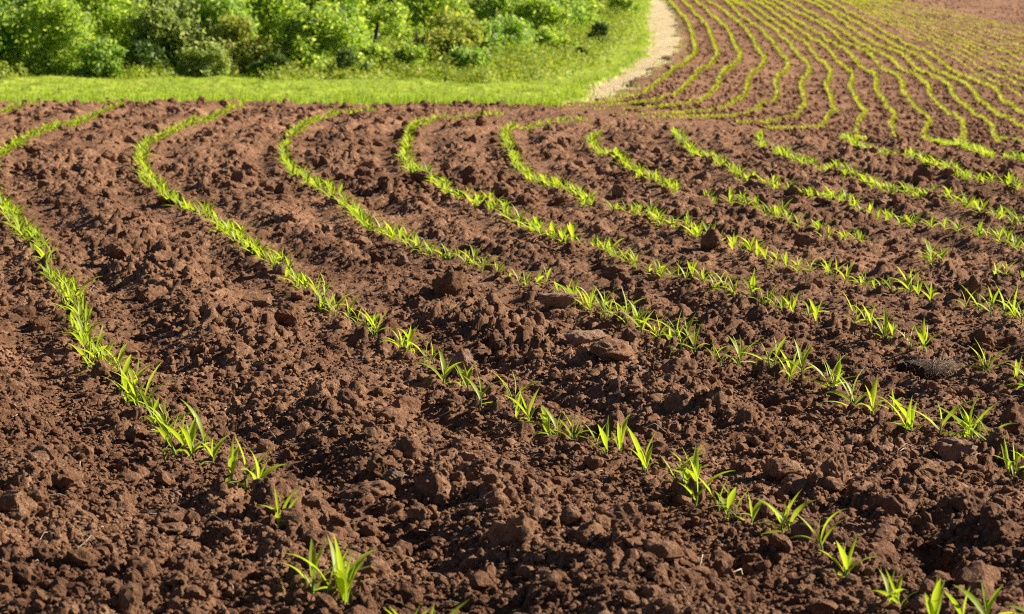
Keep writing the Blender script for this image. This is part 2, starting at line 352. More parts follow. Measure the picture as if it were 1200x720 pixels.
# ------------------------------------------------------------------ mesh helpers
def new_obj(name, V, Fc, material, parent=None, smooth=True):
    me = bpy.data.meshes.new(name)
    V = np.asarray(V, np.float32); Fc = np.asarray(Fc, np.int32); k = Fc.shape[1]
    me.vertices.add(len(V)); me.vertices.foreach_set('co', V.ravel())
    me.loops.add(Fc.size); me.loops.foreach_set('vertex_index', Fc.ravel())
    me.polygons.add(len(Fc)); me.polygons.foreach_set('loop_start', np.arange(0, Fc.size, k, dtype=np.int32))
    me.polygons.foreach_set('use_smooth', np.full(len(Fc), smooth, bool))
    me.update(calc_edges=True); me.materials.append(material)
    o = bpy.data.objects.new(name, me); C.objects.link(o)
    if parent: o.parent = parent
    return o

def tag(o, label=None, cat=None, group=None, kind=None):
    if label: o['label'] = label
    if cat: o['category'] = cat
    if group: o['group'] = group
    if kind: o['kind'] = kind
    return o

def empty(name, loc=(0, 0, 0)):
    o = bpy.data.objects.new(name, None); C.objects.link(o); o.location = loc; o.empty_display_size = .05
    return o

class MB:
    def __init__(s): s.V = []; s.F = []; s.n = 0
    def add(s, V, F):
        V = np.asarray(V, float); s.V.append(V); s.F.append(np.asarray(F, int) + s.n); s.n += len(V)
    def build(s, name, m, parent=None, smooth=True): return new_obj(name, np.concatenate(s.V), np.concatenate(s.F), m, parent, smooth)

def tube(P, R, n=7):
    P = np.asarray(P, float); V = []; Fc = []
    for i, p in enumerate(P):
        t = P[min(i+1, len(P)-1)] - P[max(i-1, 0)]; t = t / (np.linalg.norm(t) + 1e-9)
        a = np.cross(t, [0.3, 1, .1]); a /= np.linalg.norm(a); b = np.cross(t, a)
        for k in range(n):
            th = 6.2832 * k / n; V.append(p + R[i] * (a * math.cos(th) + b * math.sin(th)))
    for i in range(len(P) - 1):
        for k in range(n): Fc.append((i*n+k, i*n+(k+1) % n, (i+1)*n+(k+1) % n, (i+1)*n+k))
    e = len(V); V.append(P[-1]); b0 = (len(P)-1)*n
    for k in range(n): Fc.append((b0+k, b0+(k+1) % n, e, e))
    return V, Fc

def tube_fix(Fc):     # tip faces as quads need 4 different corners: collapse is avoided by a tiny ring instead
    return [f for f in Fc if len(set(f)) == 4]

_ico = {}
def ico(sub):
    if sub in _ico: return _ico[sub]
    t = (1 + 5 ** .5) / 2
    V = [(-1,t,0),(1,t,0),(-1,-t,0),(1,-t,0),(0,-1,t),(0,1,t),(0,-1,-t),(0,1,-t),(t,0,-1),(t,0,1),(-t,0,-1),(-t,0,1)]
    V = [np.array(v) / np.linalg.norm(v) for v in V]
    Fc = [(0,11,5),(0,5,1),(0,1,7),(0,7,10),(0,10,11),(1,5,9),(5,11,4),(11,10,2),(10,7,6),(7,1,8),(3,9,4),(3,4,2),(3,2,6),(3,6,8),(3,8,9),(4,9,5),(2,4,11),(6,2,10),(8,6,7),(9,8,1)]
    for _ in range(sub):
        c = {}; nf = []
        def mid(a, b):
            k = (min(a, b), max(a, b))
            if k not in c:
                m = V[a] + V[b]; V.append(m / np.linalg.norm(m)); c[k] = len(V) - 1
            return c[k]
        for a, b, d in Fc:
            ab, bd, da = mid(a, b), mid(b, d), mid(d, a)
            nf += [(a, ab, da), (b, bd, ab), (d, da, bd), (ab, bd, da)]
        Fc = nf
    _ico[sub] = (np.array(V), np.array(Fc)); return _ico[sub]

def lump(sub, seed, cuts=6, rough=.12, cut=.72):
    """an angular clod: a ball chopped by planes and roughened"""
    r = np.random.default_rng(seed)
    V, Fc = ico(sub); V = V.copy()
    for _ in range(cuts):
        n = r.normal(size=3); n /= np.linalg.norm(n); d = r.uniform(cut - .18, cut + .12)
        s = np.clip(V @ n - d, 0, None); V = V - s[:, None] * n
    base = V.copy()
    for f, a in ((2.3, .5), (4.7, .3), (9.5, .22), (19, .14)):
        K = r.normal(size=(6, 3)) * f; ph = r.random(6) * 6.28
        V = V * (1 + rough * a * np.sin(base @ K.T + ph).sum(1)[:, None] / 1.6)
    return V, Fc

# ------------------------------------------------------------------ ground sheet, split in field, turf and track
ucore = np.arange(-0.212, 0.2121, 0.00050)
uout = 0.212 + np.cumsum(np.concatenate([np.full(150, .0015), np.full(20, .012), np.full(12, .09)]))
UC = np.concatenate([-uout[::-1], ucore, uout])
dl = [0.3]
while dl[-1] < 1500:
    d = dl[-1]
    r = .05 if d < 3.3 else .00125 if d < 9 else .0013 if d < 34 else .0017 if d < 118 else .06
    dl.append(d * (1 + r))
DC = np.array(dl)
U2, D2 = np.meshgrid(UC, DC, indexing='ij')
X2 = U2 * D2
Z2 = base_z(U2, D2)
REL = np.where(D2 < 140, soil_relief(X2, D2), 0) * np.clip((140 - D2) / 60, 0, 1)
REL = REL + far_swell(X2, D2)

track_l = [(684,120.5),(686,114),(690,106),(700,99),(721,90),(741,78),(755,65),(762,54),(762,41),(760,27),(761,9),(762,0),(762,-12)]
track_r = [(705,121),(714,115),(730,108),(748,97),(759,89),(768,79),(783,71),(792,60),(795,47),(791,23),(783,7),(775,0),(768,-12)]
tl = np.array([ground_at(x, y, 28) for x, y in smooth_px(track_l, 3)]); tr = np.array([ground_at(x, y, 28) for x, y in smooth_px(track_r, 3)])
ext = tl[-1] + np.array([18., 160.])
track_poly = np.concatenate([tl, [ext - (1, 0), ext + (2.2, 0)], tr[::-1]])
E_D = 31.2
def edge_d(px): return np.interp(px, [-2500, 0, 200, 400, 600, 690], [30.5, 30.9, 31.3, 31.2, 31.0, 31.0])
lx = np.array([-2500, -700, 0, 100, 200, 300, 400, 500, 600, 660])
edge_pts = [((p - 600) / F * edge_d(p), edge_d(p)) for p in lx]
grass_poly = np.concatenate([[(-2000, 31.), ], edge_pts, [tl[0] - (.4, 2.2)], tl, [ext - (1, 0), (ext[0] + 20, 1800), (-2200, 1800)]])

def inside(poly, x, y):
    r = np.zeros(x.shape, bool); n = len(poly)
    for i in range(n):
        x1, y1 = poly[i]; x2, y2 = poly[(i+1) % n]
        if y1 == y2: continue
        c = ((y1 > y) != (y2 > y)) & (x < (x2 - x1) * (y - y1) / (y2 - y1) + x1)
        r ^= c
    return r
jx = samp(LN, 3.0, .4, X2, D2) * .10; jy = samp(LN, 3.0, 1.4, X2, D2) * .05
isT = np.zeros(X2.shape, bool); isG = np.zeros(X2.shape, bool)
farm = D2 > 26
isT[farm] = inside(track_poly, (X2 + jx)[farm], (D2 + jy)[farm])
isG[farm] = inside(grass_poly, (X2 + jx)[farm], (D2 + jy)[farm]) & ~isT[farm]
REL = np.where(isT, .008 * samp(LN, 1.6, .3, X2, D2) - .02, np.where(isG, .03 * samp(LN, 4., .3, X2, D2) * np.clip((D2 - 30) / 3, 0, 1), REL))
Z2 = Z2 + REL
nu, nd = U2.shape
cls = np.where(isT, 2, np.where(isG, 1, 0)).astype(np.int8)
ii, jj = np.meshgrid(np.arange(nu - 1), np.arange(nd - 1), indexing='ij')
q = np.stack([ii * nd + jj, (ii + 1) * nd + jj, (ii + 1) * nd + jj + 1, ii * nd + jj + 1], -1).reshape(-1, 4)
qc = cls[:-1, :-1].ravel()
P3 = np.stack([X2, D2, Z2], -1).reshape(-1, 3)
def ground_part(name, k, m, label):
    f = q[qc == k]; used, inv = np.unique(f, return_inverse=True)
    o = new_obj(name, P3[used], inv.reshape(-1, 4), m)
    return tag(o, label, None, None, 'structure')
ground_part('ploughed_field', 0, M_SOIL, 'reddish brown tilled field soil broken into crumbs and clods')
ground_part('grass_bank', 1, M_TURF, 'turf slope behind the crest of the field')
ground_part('dirt_track', 2, M_TRACK, 'pale bare dirt track curving between turf and maize rows')
del U2, D2, Z2, REL, q, ii, jj, jx, jy

# ------------------------------------------------------------------ crumbs lying on the soil
def scatter_lumps(name, n, rmin, rmax, power, dmin, dmax, sub, nvar, label, m, ulo=-.33, uhi=.36, far=False):
    e = 1 - power; R = (rmin**e + rng.random(n) * (rmax**e - rmin**e)) ** (1 / e)
    d = 1 / rng.uniform(1 / dmax, 1 / dmin, n) if sub == 0 and not far else np.exp(rng.uniform(math.log(dmin), math.log(dmax), n)); u = rng.uniform(ulo, uhi, n); x = u * d
    if dmax == 31.3:
        k = ~((d > 23) & (u > .005) & (R > .034)); x = x[k]; d = d[k]; R = R[k]; n = len(x)
    if far:
        k = ~inside(track_poly, x, d) & ~inside(grass_poly, x, d) & (x > np.interp(d, tr[:, 1], tr[:, 0]) + .3); x = x[k]; d = d[k]; R = R[k]; n = len(x)
    z = soil_z(x, d)
    Vs = [lump(sub, 500 + i, 5, .16) for i in range(nvar)]
    nv, Fb = len(Vs[0][0]), Vs[0][1]
    var = rng.integers(0, nvar, n); base = np.stack([v[0] for v in Vs])
    A = rng.normal(size=(n, 4)); A /= np.linalg.norm(A, axis=1)[:, None]; w, a, b, c = A.T
    M = np.stack([1-2*(b*b+c*c), 2*(a*b-c*w), 2*(a*c+b*w), 2*(a*b+c*w), 1-2*(a*a+c*c), 2*(b*c-a*w), 2*(a*c-b*w), 2*(b*c+a*w), 1-2*(a*a+b*b)], -1).reshape(n, 3, 3)
    S = rng.uniform(.7, 1.2, (n, 3))
    V = np.einsum('nij,nvj->nvi', M, base[var] * S[:, None, :]) * R[:, None, None]
    V[:, :, 2] *= .85
    V += np.stack([x, d, z + R * .30], -1)[:, None, :]
    Fc = (Fb[None] + (np.arange(n) * nv)[:, None, None]).reshape(-1, 3)
    return tag(new_obj(name, V.reshape(-1, 3), Fc, m, None, False), label, None, None, 'stuff')
scatter_lumps('soil_crumbs', 34000, .0040, .020, 3.0, 3.7, 22, 1, 10, 'loose crumbs of brown soil strewn over the tilled field', M_CLOD)
scatter_lumps('fine_crumbs', 108000, .0030, .0105, 2.6, 3.7, 20, 0, 12, 'fine grains of brown soil covering the tilled field', M_CLOD)
scatter_lumps('soil_lumps', 1900, .014, .034, 3.2, 3.8, 26, 2, 10, 'loose lumps of brown soil strewn over the tilled field', M_CLOD)

scatter_lumps('crest_lumps', 2200, .022, .065, 2.8, 13, 31.3, 2, 10, 'bigger loose clods of brown soil towards the crest of the field', M_CLOD)


scatter_lumps('slope_lumps', 30000, .022, .075, 2.8, 31.5, 165, 0, 10, 'loose clods of brown soil between the maize rows on the far slope', M_CLOD, .0 , .29, True)
scatter_lumps('edge_lumps', 150, .035, .070, 2.4, 26.5, 31.2, 2, 8, 'large loose clods along the far edge of the near field', M_CLOD, -.23, -.005)
# ------------------------------------------------------------------ clods and stones one can point at
# px, py (foot centre), width px, height px, colour, cuts, name, label
CLODS = [
 (602,672,58,44,'s',7,'clod','big flat topped wedge clod alone in the furrow at bottom centre'),
 (557,694,26,24,'p',5,'stone','small pale upright stone just below the big wedge clod'),
 (575,612,34,30,'s',6,'clod','angular block clod standing above the big flat topped wedge clod'),
 (525,350,38,40,'s',7,'clod','dark pyramid shaped clod standing between the second and third maize rows'),
 (655,354,56,20,'p',6,'stone','long tilted pale topped slab clod lying in the third maize row'),
 (684,412,62,22,'p',6,'stone','pale flat stone slab lying in the middle of the field'),
 (722,410,28,30,'p',6,'stone','upright brown stone leaning against the pale flat slab'),
 (712,436,60,26,'s',7,'clod','dark overhanging clod slab right in front of the pale flat stone'),
 (538,438,42,40,'p',6,'stone','pale pointed stone standing behind maize seedlings of the second row'),
 (797,474,40,30,'s',6,'clod','rough dark clod below the third maize row'),
 (1124,545,58,30,'p',7,'clod','domed clod with a pale lit top in front of the third row seedlings'),
 (1187,510,34,38,'s',7,'clod','tall dark clod at the right edge above the third maize row'),
 (1053,622,38,32,'s',3,'clod','rounded lone clod between the second and third maize rows at lower right'),
 (1134,632,44,34,'s',6,'clod','broad dark fronted clod right of the rounded lone clod'),
 (975,580,32,32,'s',6,'clod','dark upright clod above the bend of the second row at lower right'),
 (920,566,46,26,'s',5,'clod','low brown clod up the slope from the dark upright clod'),
 (447,582,40,30,'s',6,'clod','rough clod above the tilted slab between the first and second rows'),
 (466,590,46,22,'p',7,'clod','long tilted slab clod with a sharp lit edge between two rows'),
 (493,588,26,24,'s',6,'clod','small block clod at the end of the tilted slab'),
 (435,612,74,30,'s',5,'clod','wide crusted clod mass at the head of the furrow'),
 (522,602,30,24,'s',6,'clod','squat clod between the tilted slab and the angular block'),
 (836,296,26,26,'s',7,'clod','dark pointed clod standing in the fifth maize row'),
 (723,322,36,22,'s',6,'clod','dark sloping clod beside the fourth maize row seedlings'),
 (1137,355,26,32,'s',7,'clod','dark pointed clod beside two seedlings at the right'),
 (336,372,34,26,'s',6,'clod','low pyramid clod just below the second maize row'),
 (300,348,50,24,'s',6,'clod','wide dark clod against the second maize row'),
 (205,300,34,28,'s',7,'clod','dark broken clod at the rim of the hollow between first and second rows'),
 (190,312,40,16,'s',6,'clod','flat dark clod under the broken clod at the hollow'),
 (137,308,26,20,'s',6,'clod','dark clod left of the hollow between the first two rows'),
 (178,345,42,24,'s',6,'clod','dark hollow sided clod below the hollow'),
 (18,636,44,30,'s',5,'clod','tilted smooth faced slab clod at the lower left edge'),
 (203,594,22,22,'p',6,'stone','small pale block clod left of the biggest seedlings of the first row'),
 (160,520,30,22,'s',6,'clod','rough clod beside the first maize row at its middle'),
 (464,498,60,28,'s',6,'clod','broad clod mass uphill of the long tilted slab'),
 (1150,400,34,22,'s',5,'clod','low rounded clod below the two seedlings at the right'),
 (945,292,28,22,'s',5,'clod','low brown clod between fifth and sixth maize rows'),
 (690,432,28,24,'s',6,'clod','rough clod left of the dark overhanging slab'),
 (445,316,22,24,'s',7,'clod','dark toothed clod just below the third maize row'),
 (470,310,18,18,'p',5,'stone','small pale stone under the third maize row'),
 (382,270,16,12,'p',5,'stone','small pale buff stone between second and third rows'),
 (492,282,12,10,'p',4,'stone','small pale pebble at the top of the third maize row bend'),
 (245,172,9,7,'p',4,'stone','tiny pale stone right of the second row bend near the crest'),
 (700,216,8,6,'p',4,'stone','tiny pale stone left of the sixth maize row near the crest'),
 (1035,244,22,9,'p',5,'stone','small pale flat stone between the seventh and eighth rows'),
 (955,222,20,10,'p',5,'stone','pale flat stone near the crest beside the eighth row'),
 (1187,640,30,20,'s',5,'clod','brown clod at the right edge beside the rounded lone clod'),
 (735,634,34,24,'s',6,'clod','low clod right of the big wedge clod in the furrow'),
 (672,664,26,14,'p',5,'stone','narrow pale stone beside the big flat topped wedge clod'),
 (730,642,44,40,'s',6,'clod','tall dark clod in the shaded furrow right of the wedge clod'),
 (645,598,26,20,'s',6,'clod','small clod right of the angular block clod'),
]
for i, (px, py, w, h, col, cuts, nm, lab) in enumerate(CLODS):
    x, y = ground_at(px, py); s = y / F
    V, Fc = lump(4, 900 + i, cuts, .17, .66)
    g_ = .95 if col == 'p' else 1.15; W = g_ * w * s / 2; hh = g_ * h * s / 2
    V = V / np.abs(V).max(0)
    r = Matrix.Rotation(random.uniform(-.25, .25), 3, 'Y') @ Matrix.Rotation(.45 if col == 'p' else .2, 3, 'X')
    V = np.array(V @ np.array(r).T) * (W, W * random.uniform(.75, 1.1), hh * 1.15)
    z = float(soil_z(x, y)[0]) * .85 + float(base_z(x / y, y)) * .15
    o = new_obj(nm, V, Fc, M_PALE if col == 'p' else M_CLOD); o.location = (x, y + W * .4, z + hh * .72)
    tag(o, lab, nm, 'clods and stones lying on the tilled soil')

# ------------------------------------------------------------------ dry root tuft
tx, ty = ground_at(1085, 436); ts = ty / F; tz = float(soil_z(tx, ty)[0])
tuft = tag(empty('root_clump', (tx, ty, tz)), 'torn up dry grass clump with dark roots lying on its side', 'grass clump')
V, Fc = lump(3, 77, 5, .16); new_obj('root_ball', V * (.055, .05, .028) + (-.012, 0, .022), Fc, soil_material('dark_root_soil', (.03, .018, .012), (.06, .035, .022), (.11, .065, .04)), tuft)
mb = MB(); mg = MB()
for k in range(130):
    a = random.uniform(0, 6.28); p = np.array([-.012 + .05 * math.cos(a) * random.uniform(.2, 1), -.035 * random.random(), random.uniform(.004, .045)])
    d = np.array([random.uniform(-.6, .6), random.uniform(-1, -.2), random.uniform(-.4, .7)]); d /= np.linalg.norm(d); l = random.uniform(.012, .04)
    q1 = p + d * l * .5 + np.array([0, 0, .004]); q2 = p + d * l + np.array([random.uniform(-.01, .01), 0, -.004])
    V, Fc = tube([p, q1, q2], [.0006, .0005, .0003], 4); mb.add(V, tube_fix(Fc))
for k in range(230):
    p = np.array([random.uniform(.01, .065), random.uniform(-.03, .03), random.uniform(.005, .035)])
    d = np.array([random.uniform(.1, 1), random.uniform(-.7, .5), random.uniform(-.3, .8)]); d /= np.linalg.norm(d); l = random.uniform(.015, .05)
    V, Fc = tube([p, p + d * l * .5 + (0, 0, .005), p + d * l + (0, 0, -.006)], [.0009, .0008, .0003], 4); mg.add(V, tube_fix(Fc))
mb.build('roots', M_ROOT, tuft); mg.build('dry_stems', M_STRAW, tuft)

# ------------------------------------------------------------------ straw bits
ms = MB()
for k in range(420):
    d = math.exp(random.uniform(math.log(3.9), math.log(16))); u = random.uniform(-.22, .22); x = u * d
    z = float(soil_z(x, d)[0]) + .004
    a = random.uniform(0, 6.28); l = random.choice([.012, .02, .03, .05]) * random.uniform(.6, 1.3); dv = np.array([math.cos(a), math.sin(a), random.uniform(-.1, .35)])
    p = np.array([x, d, z]); b = np.array([random.uniform(-.2, .2), random.uniform(-.2, .2), random.uniform(.0, .35)]) * l
    r = random.uniform(.0005, .0013)
    V, Fc = tube([p, p + dv * l * .5 + b, p + dv * l], [r, r, r * .6], 4); ms.add(V, tube_fix(Fc))
tag(ms.build('straw_litter', M_STRAW), 'scattered pale bits of straw and root on the soil', None, None, 'stuff')

# ------------------------------------------------------------------ maize seedlings
def leaf_mesh(length, width, az, lean, arch, twist=0.0, z0=.012, seg=8):
    """a strap leaf: rises from the whorl, arches over, folded along the midrib"""
    P = []; ang = lean; p = np.array([0., z0])
    st = length / seg
    pts = [p.copy()]; dirs = []
    for i in range(seg):
        dirs.append(ang); p = p + st * np.array([math.sin(ang), math.cos(ang)]); pts.append(p.copy()); ang += arch / seg * (0.4 + 1.6 * i / seg)
    dirs.append(ang)
    V = []
    for i, p in enumerate(pts):
        t = i / seg
        w = width * .5 * (0.30 + 0.70 * min(1, t / .42)) * (1 - max(0, (t - .38) / .62) ** 1.5)
        w = max(w, width * .02)
        fold = .55 * (1 - t) + .18
        nx, nz = math.cos(dirs[i]), -math.sin(dirs[i])      # normal in the leaf's plane (r, z)
        tw = twist * t
        for s in (-1, 0, 1):
            off = s * w; up = abs(s) * w * fold
            o, n = off * math.cos(tw) - up * math.sin(tw), off * math.sin(tw) + up * math.cos(tw)
            V.append((p[0] - nx * n, o, p[1] - nz * n))
    Fc = [(i*3+s, i*3+s+1, (i+1)*3+s+1, (i+1)*3+s) for i in range(seg) for s in (0, 1)]
    V = np.array(V); c, s_ = math.cos(az), math.sin(az)
    return np.c_[V[:, 0]*c - V[:, 1]*s_, V[:, 0]*s_ + V[:, 1]*c, V[:, 2]], np.array(Fc)

def seedling_spec(r):
    n = r.choice([3, 3, 4, 4, 5]); az = r.uniform(0, 6.28); L = []
    for k in range(n):
        t = k / max(1, n - 1)                       # 0 oldest and lowest, 1 the newest in the whorl
        ln = (.048 + .040 * math.sin(math.pi * (.15 + .75 * t))) * r.uniform(.8, 1.25)
        wd = (.0100 + .0038 * math.sin(math.pi * t)) * r.uniform(.85, 1.2) * (.62 if k == n - 1 else 1)
        lean = (1.05 - .85 * t) * r.uniform(.7, 1.2)
        arch = r.uniform(.5, 2.0) * (1 - .7 * t)
        L.append((ln, wd, az + k * math.pi + r.uniform(-.55, .55), lean, arch, r.uniform(-.5, .5), .006 + .016 * t))
    return L

rs = random.Random(42)
VARS = []
for v in range(28):
    spec = seedling_spec(rs); root = empty('maize_seedling')
    R0 = .0026
    V, Fc = tube([(0, 0, -.03), (0, 0, 0), (.0006, 0, .012), (0, .0004, .028)], [R0, R0, R0 * .9, R0 * .45], 8)
    new_obj('stem', V, tube_fix(Fc), M_MAIZE_STEM, root)
    for sp in spec:
        V, Fc = leaf_mesh(*sp); new_obj('leaf', V, Fc, M_MAIZE, root)
    VARS.append((root, spec))

ROWS = ['A', 'B', 'C', 'D', 'E', 'F', 'G', 'H', 'I', 'J', 'K', 'Z']
ORD = ['first', 'second', 'third', 'fourth', 'fifth', 'sixth', 'seventh', 'eighth', 'ninth', 'tenth', 'eleventh', 'twelfth']
plants = []                                       # row, order along the row, x, y
def in_gap(k, px): return any(a < px < b for a, b in GAPS.get(k, []))
for k in ROWS:
    n0 = len(plants)
    if k in EXPL:
        for (px, py) in EXPL[k]:
            x, y = ground_at(px, py); plants.append([k, x, y])
            if random.random() < (.75 if k == 'A' and py < 620 else .75 if k == 'A' else (.8 if py < 425 else .3) if k == 'B' else .5): plants.append([k, x + random.gauss(0, .015), y + random.gauss(0, .05)])
    R = near_rows[k]; s = np.concatenate([[0], np.cumsum(np.hypot(*np.diff(R, axis=0).T))])
    t = 0
    while t < s[-1]:
        x, y = np.interp(t, s, R[:, 0]), np.interp(t, s, R[:, 1])
        px = 600 + F * (x / y) * CP; py = 33 + H * F / y
        sparse = k in 'CDEFG' and px > 880 and py > 235
        t += (.062 if not sparse else .080) * random.uniform(.6, 1.4)
        if k in EXPL_Y and py > EXPL_Y[k] and px < 1203 and py < 800: continue
        if px > 1215 and py > 300 and random.random() < .3: continue
        if in_gap(k, px) or random.random() < (.03 if not sparse else .10): continue
        plants.append([k, x + random.gauss(0, .012), y + random.gauss(0, .03)])
for p in plants: p.append(600 + F * (p[1] / p[2]))
order = sorted(range(len(plants)), key=lambda i: plants[i][2] + (60 if not (-12 < plants[i][3] < 1212) or plants[i][2] < 3.9 else 0))
individual = set(order[:300])
rank = {}
NUM = {1:'first',2:'second',3:'third',4:'fourth',5:'fifth',6:'sixth',7:'seventh',8:'eighth',9:'ninth',10:'tenth',11:'eleventh',12:'twelfth',13:'thirteenth',14:'fourteenth',15:'fifteenth',16:'sixteenth',17:'seventeenth',18:'eighteenth',19:'nineteenth',20:'twentieth',30:'thirtieth',40:'fortieth',50:'fiftieth',60:'sixtieth',70:'seventieth',80:'eightieth',90:'ninetieth'}
TENS = {20:'twenty',30:'thirty',40:'forty',50:'fifty',60:'sixty',70:'seventy',80:'eighty',90:'ninety'}
def nth(n): return NUM[n] if n in NUM else TENS[n // 10 * 10] + '-' + NUM[n % 10]
used = set()
rest = MB()
def rotz(V, a): c, s = math.cos(a), math.sin(a); return np.c_[V[:, 0]*c - V[:, 1]*s, V[:, 0]*s + V[:, 1]*c, V[:, 2]]
for idx in order:
    k, x, y, px = plants[idx]
    z = float(base_z(x / y, y)) + min(.05, max(-.02, float(soil_relief(x + np.array([0, .008, -.008, 0, 0]), y + np.array([0, 0, 0, -.012, -.024])).max()) - .003))
    vi = random.randrange(len(VARS)); root, spec = VARS[vi]
    yaw = random.uniform(0, 6.28); sc = random.uniform(.78, 1.22)
    sc *= .95 if k == 'A' and y < 7.5 else .86 if y < 5.6 else .92 if y < 9 else .80
    lean = (random.gauss(0, .16), random.gauss(0, .16))
    if idx in individual:
        if vi not in used:
            used.add(vi); o = root
        else:
            o = root.copy(); C.objects.link(o)
            for ch in root.children:
                c = ch.copy(); C.objects.link(c); c.parent = o
        o.location = (x, y, z); o.rotation_euler = (lean[0], lean[1], yaw); o.scale = (sc, sc, sc)
        rank[k] = rank.get(k, 0) + 1
        nl = {3: 'three', 4: 'four', 5: 'five'}[len(spec)]
        size = 'tall' if sc > .96 else 'small' if sc < .72 else 'green'
        tag(o, f'{size} {nl}-leaved maize seedling, {nth(rank[k])} from the front in the {ORD[ROWS.index(k)]} row', 'seedling', 'maize seedlings in the near rows')
    else:
        for sp in spec:
            V, Fc = leaf_mesh(sp[0], sp[1] * (1.3 if y > 8 else 1), *sp[2:6], sp[6], seg=5)
            rest.add(rotz(V, yaw) * sc * ((1.2, 1.2, .98) if y > 8 else (1, 1, 1)) + (x, y, z), Fc)
for vi, (root, spec) in enumerate(VARS):
    if vi not in used:
        for ch in list(root.children): bpy.data.objects.remove(ch)
        bpy.data.objects.remove(root)
# far rows: thousands of seedlings that read as bands
def far_leaf_batch(P, m, k=5, size=1.0):
    """small arched two-piece leaves for the seedlings of the hill rows"""
    n = len(P)
    az = rng.uniform(0, 6.28, (n, k)); ln = rng.uniform(.07, .13, (n, k)); wd = rng.uniform(.010, .016, (n, k)); le = rng.uniform(.2, 1.1, (n, k))
    ln *= size * np.clip((P[:, 1] - 16) / 40, .42, 1.2)[:, None]
    wd *= np.clip((P[:, 1] - 14) / 45, .6, 1.25)[:, None]
    dx = np.cos(az); dy = np.sin(az); h1 = np.cos(le) * ln * .6; r1 = np.sin(le) * ln * .6; h2 = h1 + np.cos(le + .7) * ln * .4; r2 = r1 + np.sin(le + .7) * ln * .4
    Pb = P[:, None, :]
    def pt(r, h, s):
        return Pb + np.stack([dx * r - dy * s * wd, dy * r + dx * s * wd, h], -1)
    V = np.stack([pt(r1 * .05, h1 * .05, -.5), pt(r1 * .05, h1 * .05, .5), pt(r1, h1, -1.), pt(r1, h1, 1.), pt(r2, h2, -.1), pt(r2, h2, .1)], 2).reshape(-1, 3)
    b = np.arange(n * k) * 6
    Fc = np.stack([np.stack([b, b+1, b+3, b+2], -1), np.stack([b+2, b+3, b+5, b+4], -1)], 1).reshape(-1, 4)
    m.add(V, Fc)
farm_ = MB()
for ri, R in enumerate(far_rows):
    P = resample(R, .085 if ri < 14 else .10)
    P = P + rng.normal(0, .019 if ri < 14 else .012, P.shape)
    keep = rng.random(len(P)) > (.05 if ri < 14 else .25)
    P = P[keep]; P = P[P[:, 1] < 175]
    if len(P) == 0: continue
    z = base_z(P[:, 0] / P[:, 1], P[:, 1]) + far_swell(P[:, 0], P[:, 1]) + .022 + .022 * np.clip((40 - P[:, 1]) / 6, 0, 1)
    far_leaf_batch(np.c_[P, z], farm_, 5 if ri < 14 else 3, 1.0 if ri < 14 else .72)
rest_o = tag(rest.build('maize_seedlings_beyond', M_MAIZE), 'more maize seedlings filling the near rows up to the crest', None, None, 'stuff')
tag(farm_.build('maize_rows', M_MAIZE_FAR), 'fine curving rows of young maize on the far slope', None, None, 'stuff')

# ------------------------------------------------------------------ turf and rough weeds
def blades(n, xy, hmin, hmax, w, name, m, label, lean=.5):
    x, y = xy.T; z = base_z(x / y, y) + .03 * samp(LN, 4., .3, x, y) * np.clip((y - 30) / 3, 0, 1) - .01
    h = rng.uniform(hmin, hmax, n); a = rng.uniform(0, 6.28, n); le = rng.uniform(.0, lean, n); b = rng.uniform(0, 6.28, n)
    wv = np.stack([np.cos(a), np.sin(a), 0 * a], -1) * (w * rng.uniform(.6, 1.4, n))[:, None]
    tip = np.stack([np.cos(b) * le * h, np.sin(b) * le * h, h * (1 - .3 * le)], -1)
    p = np.stack([x, y, z], -1)
    V = np.stack([p - wv, p + wv, p + tip * .55 + wv * .7, p + tip * .55 - wv * .7, p + tip + wv * .1, p + tip - wv * .1], 1)
    bs = np.arange(n) * 6
    Fc = np.stack([np.stack([bs, bs+1, bs+2, bs+3], -1), np.stack([bs+3, bs+2, bs+4, bs+5], -1)], 1).reshape(-1, 4)
    return tag(new_obj(name, V.reshape(-1, 3), Fc, m), label, None, None, 'stuff')

def grass_points(n, dmin, dmax, ulo, uhi):
    out = []
    while sum(map(len, out)) < n:
        d = np.exp(rng.uniform(math.log(dmin), math.log(dmax), n)); u = rng.uniform(ulo, uhi, n); x = u * d
        k = inside(grass_poly, x, d) & ~inside(track_poly, x, d); out.append(np.c_[x, d][k])
    return np.concatenate(out)[:n]
G1 = grass_points(150000, 30.5, 115, -.30, .06)
blades(len(G1), G1, .03, .075, .008, 'grass', M_GRASS, 'short bright yellow green grass behind the field crest')
# tall grass at the edge of the field
G1b = grass_points(5000, 30.6, 32.0, -.25, .03)
blades(len(G1b), G1b, .05, .15, .006, 'field_edge_grass', M_GRASS, 'ragged taller grass along the edge of the ploughed field')

TE = np.concatenate([resample(tl, .03) + rng.normal(0, .16, (len(resample(tl, .03)), 2)) - (.22, 0), (resample(tr, .16) + rng.normal(0, .12, (len(resample(tr, .16)), 2)) + (.12, 0))])
TE = TE[TE[:, 1] > 39]
blades(len(TE), TE, .04, .13, .010, 'track_edge_grass', M_GRASS, 'grass fringing both edges of the dirt track')
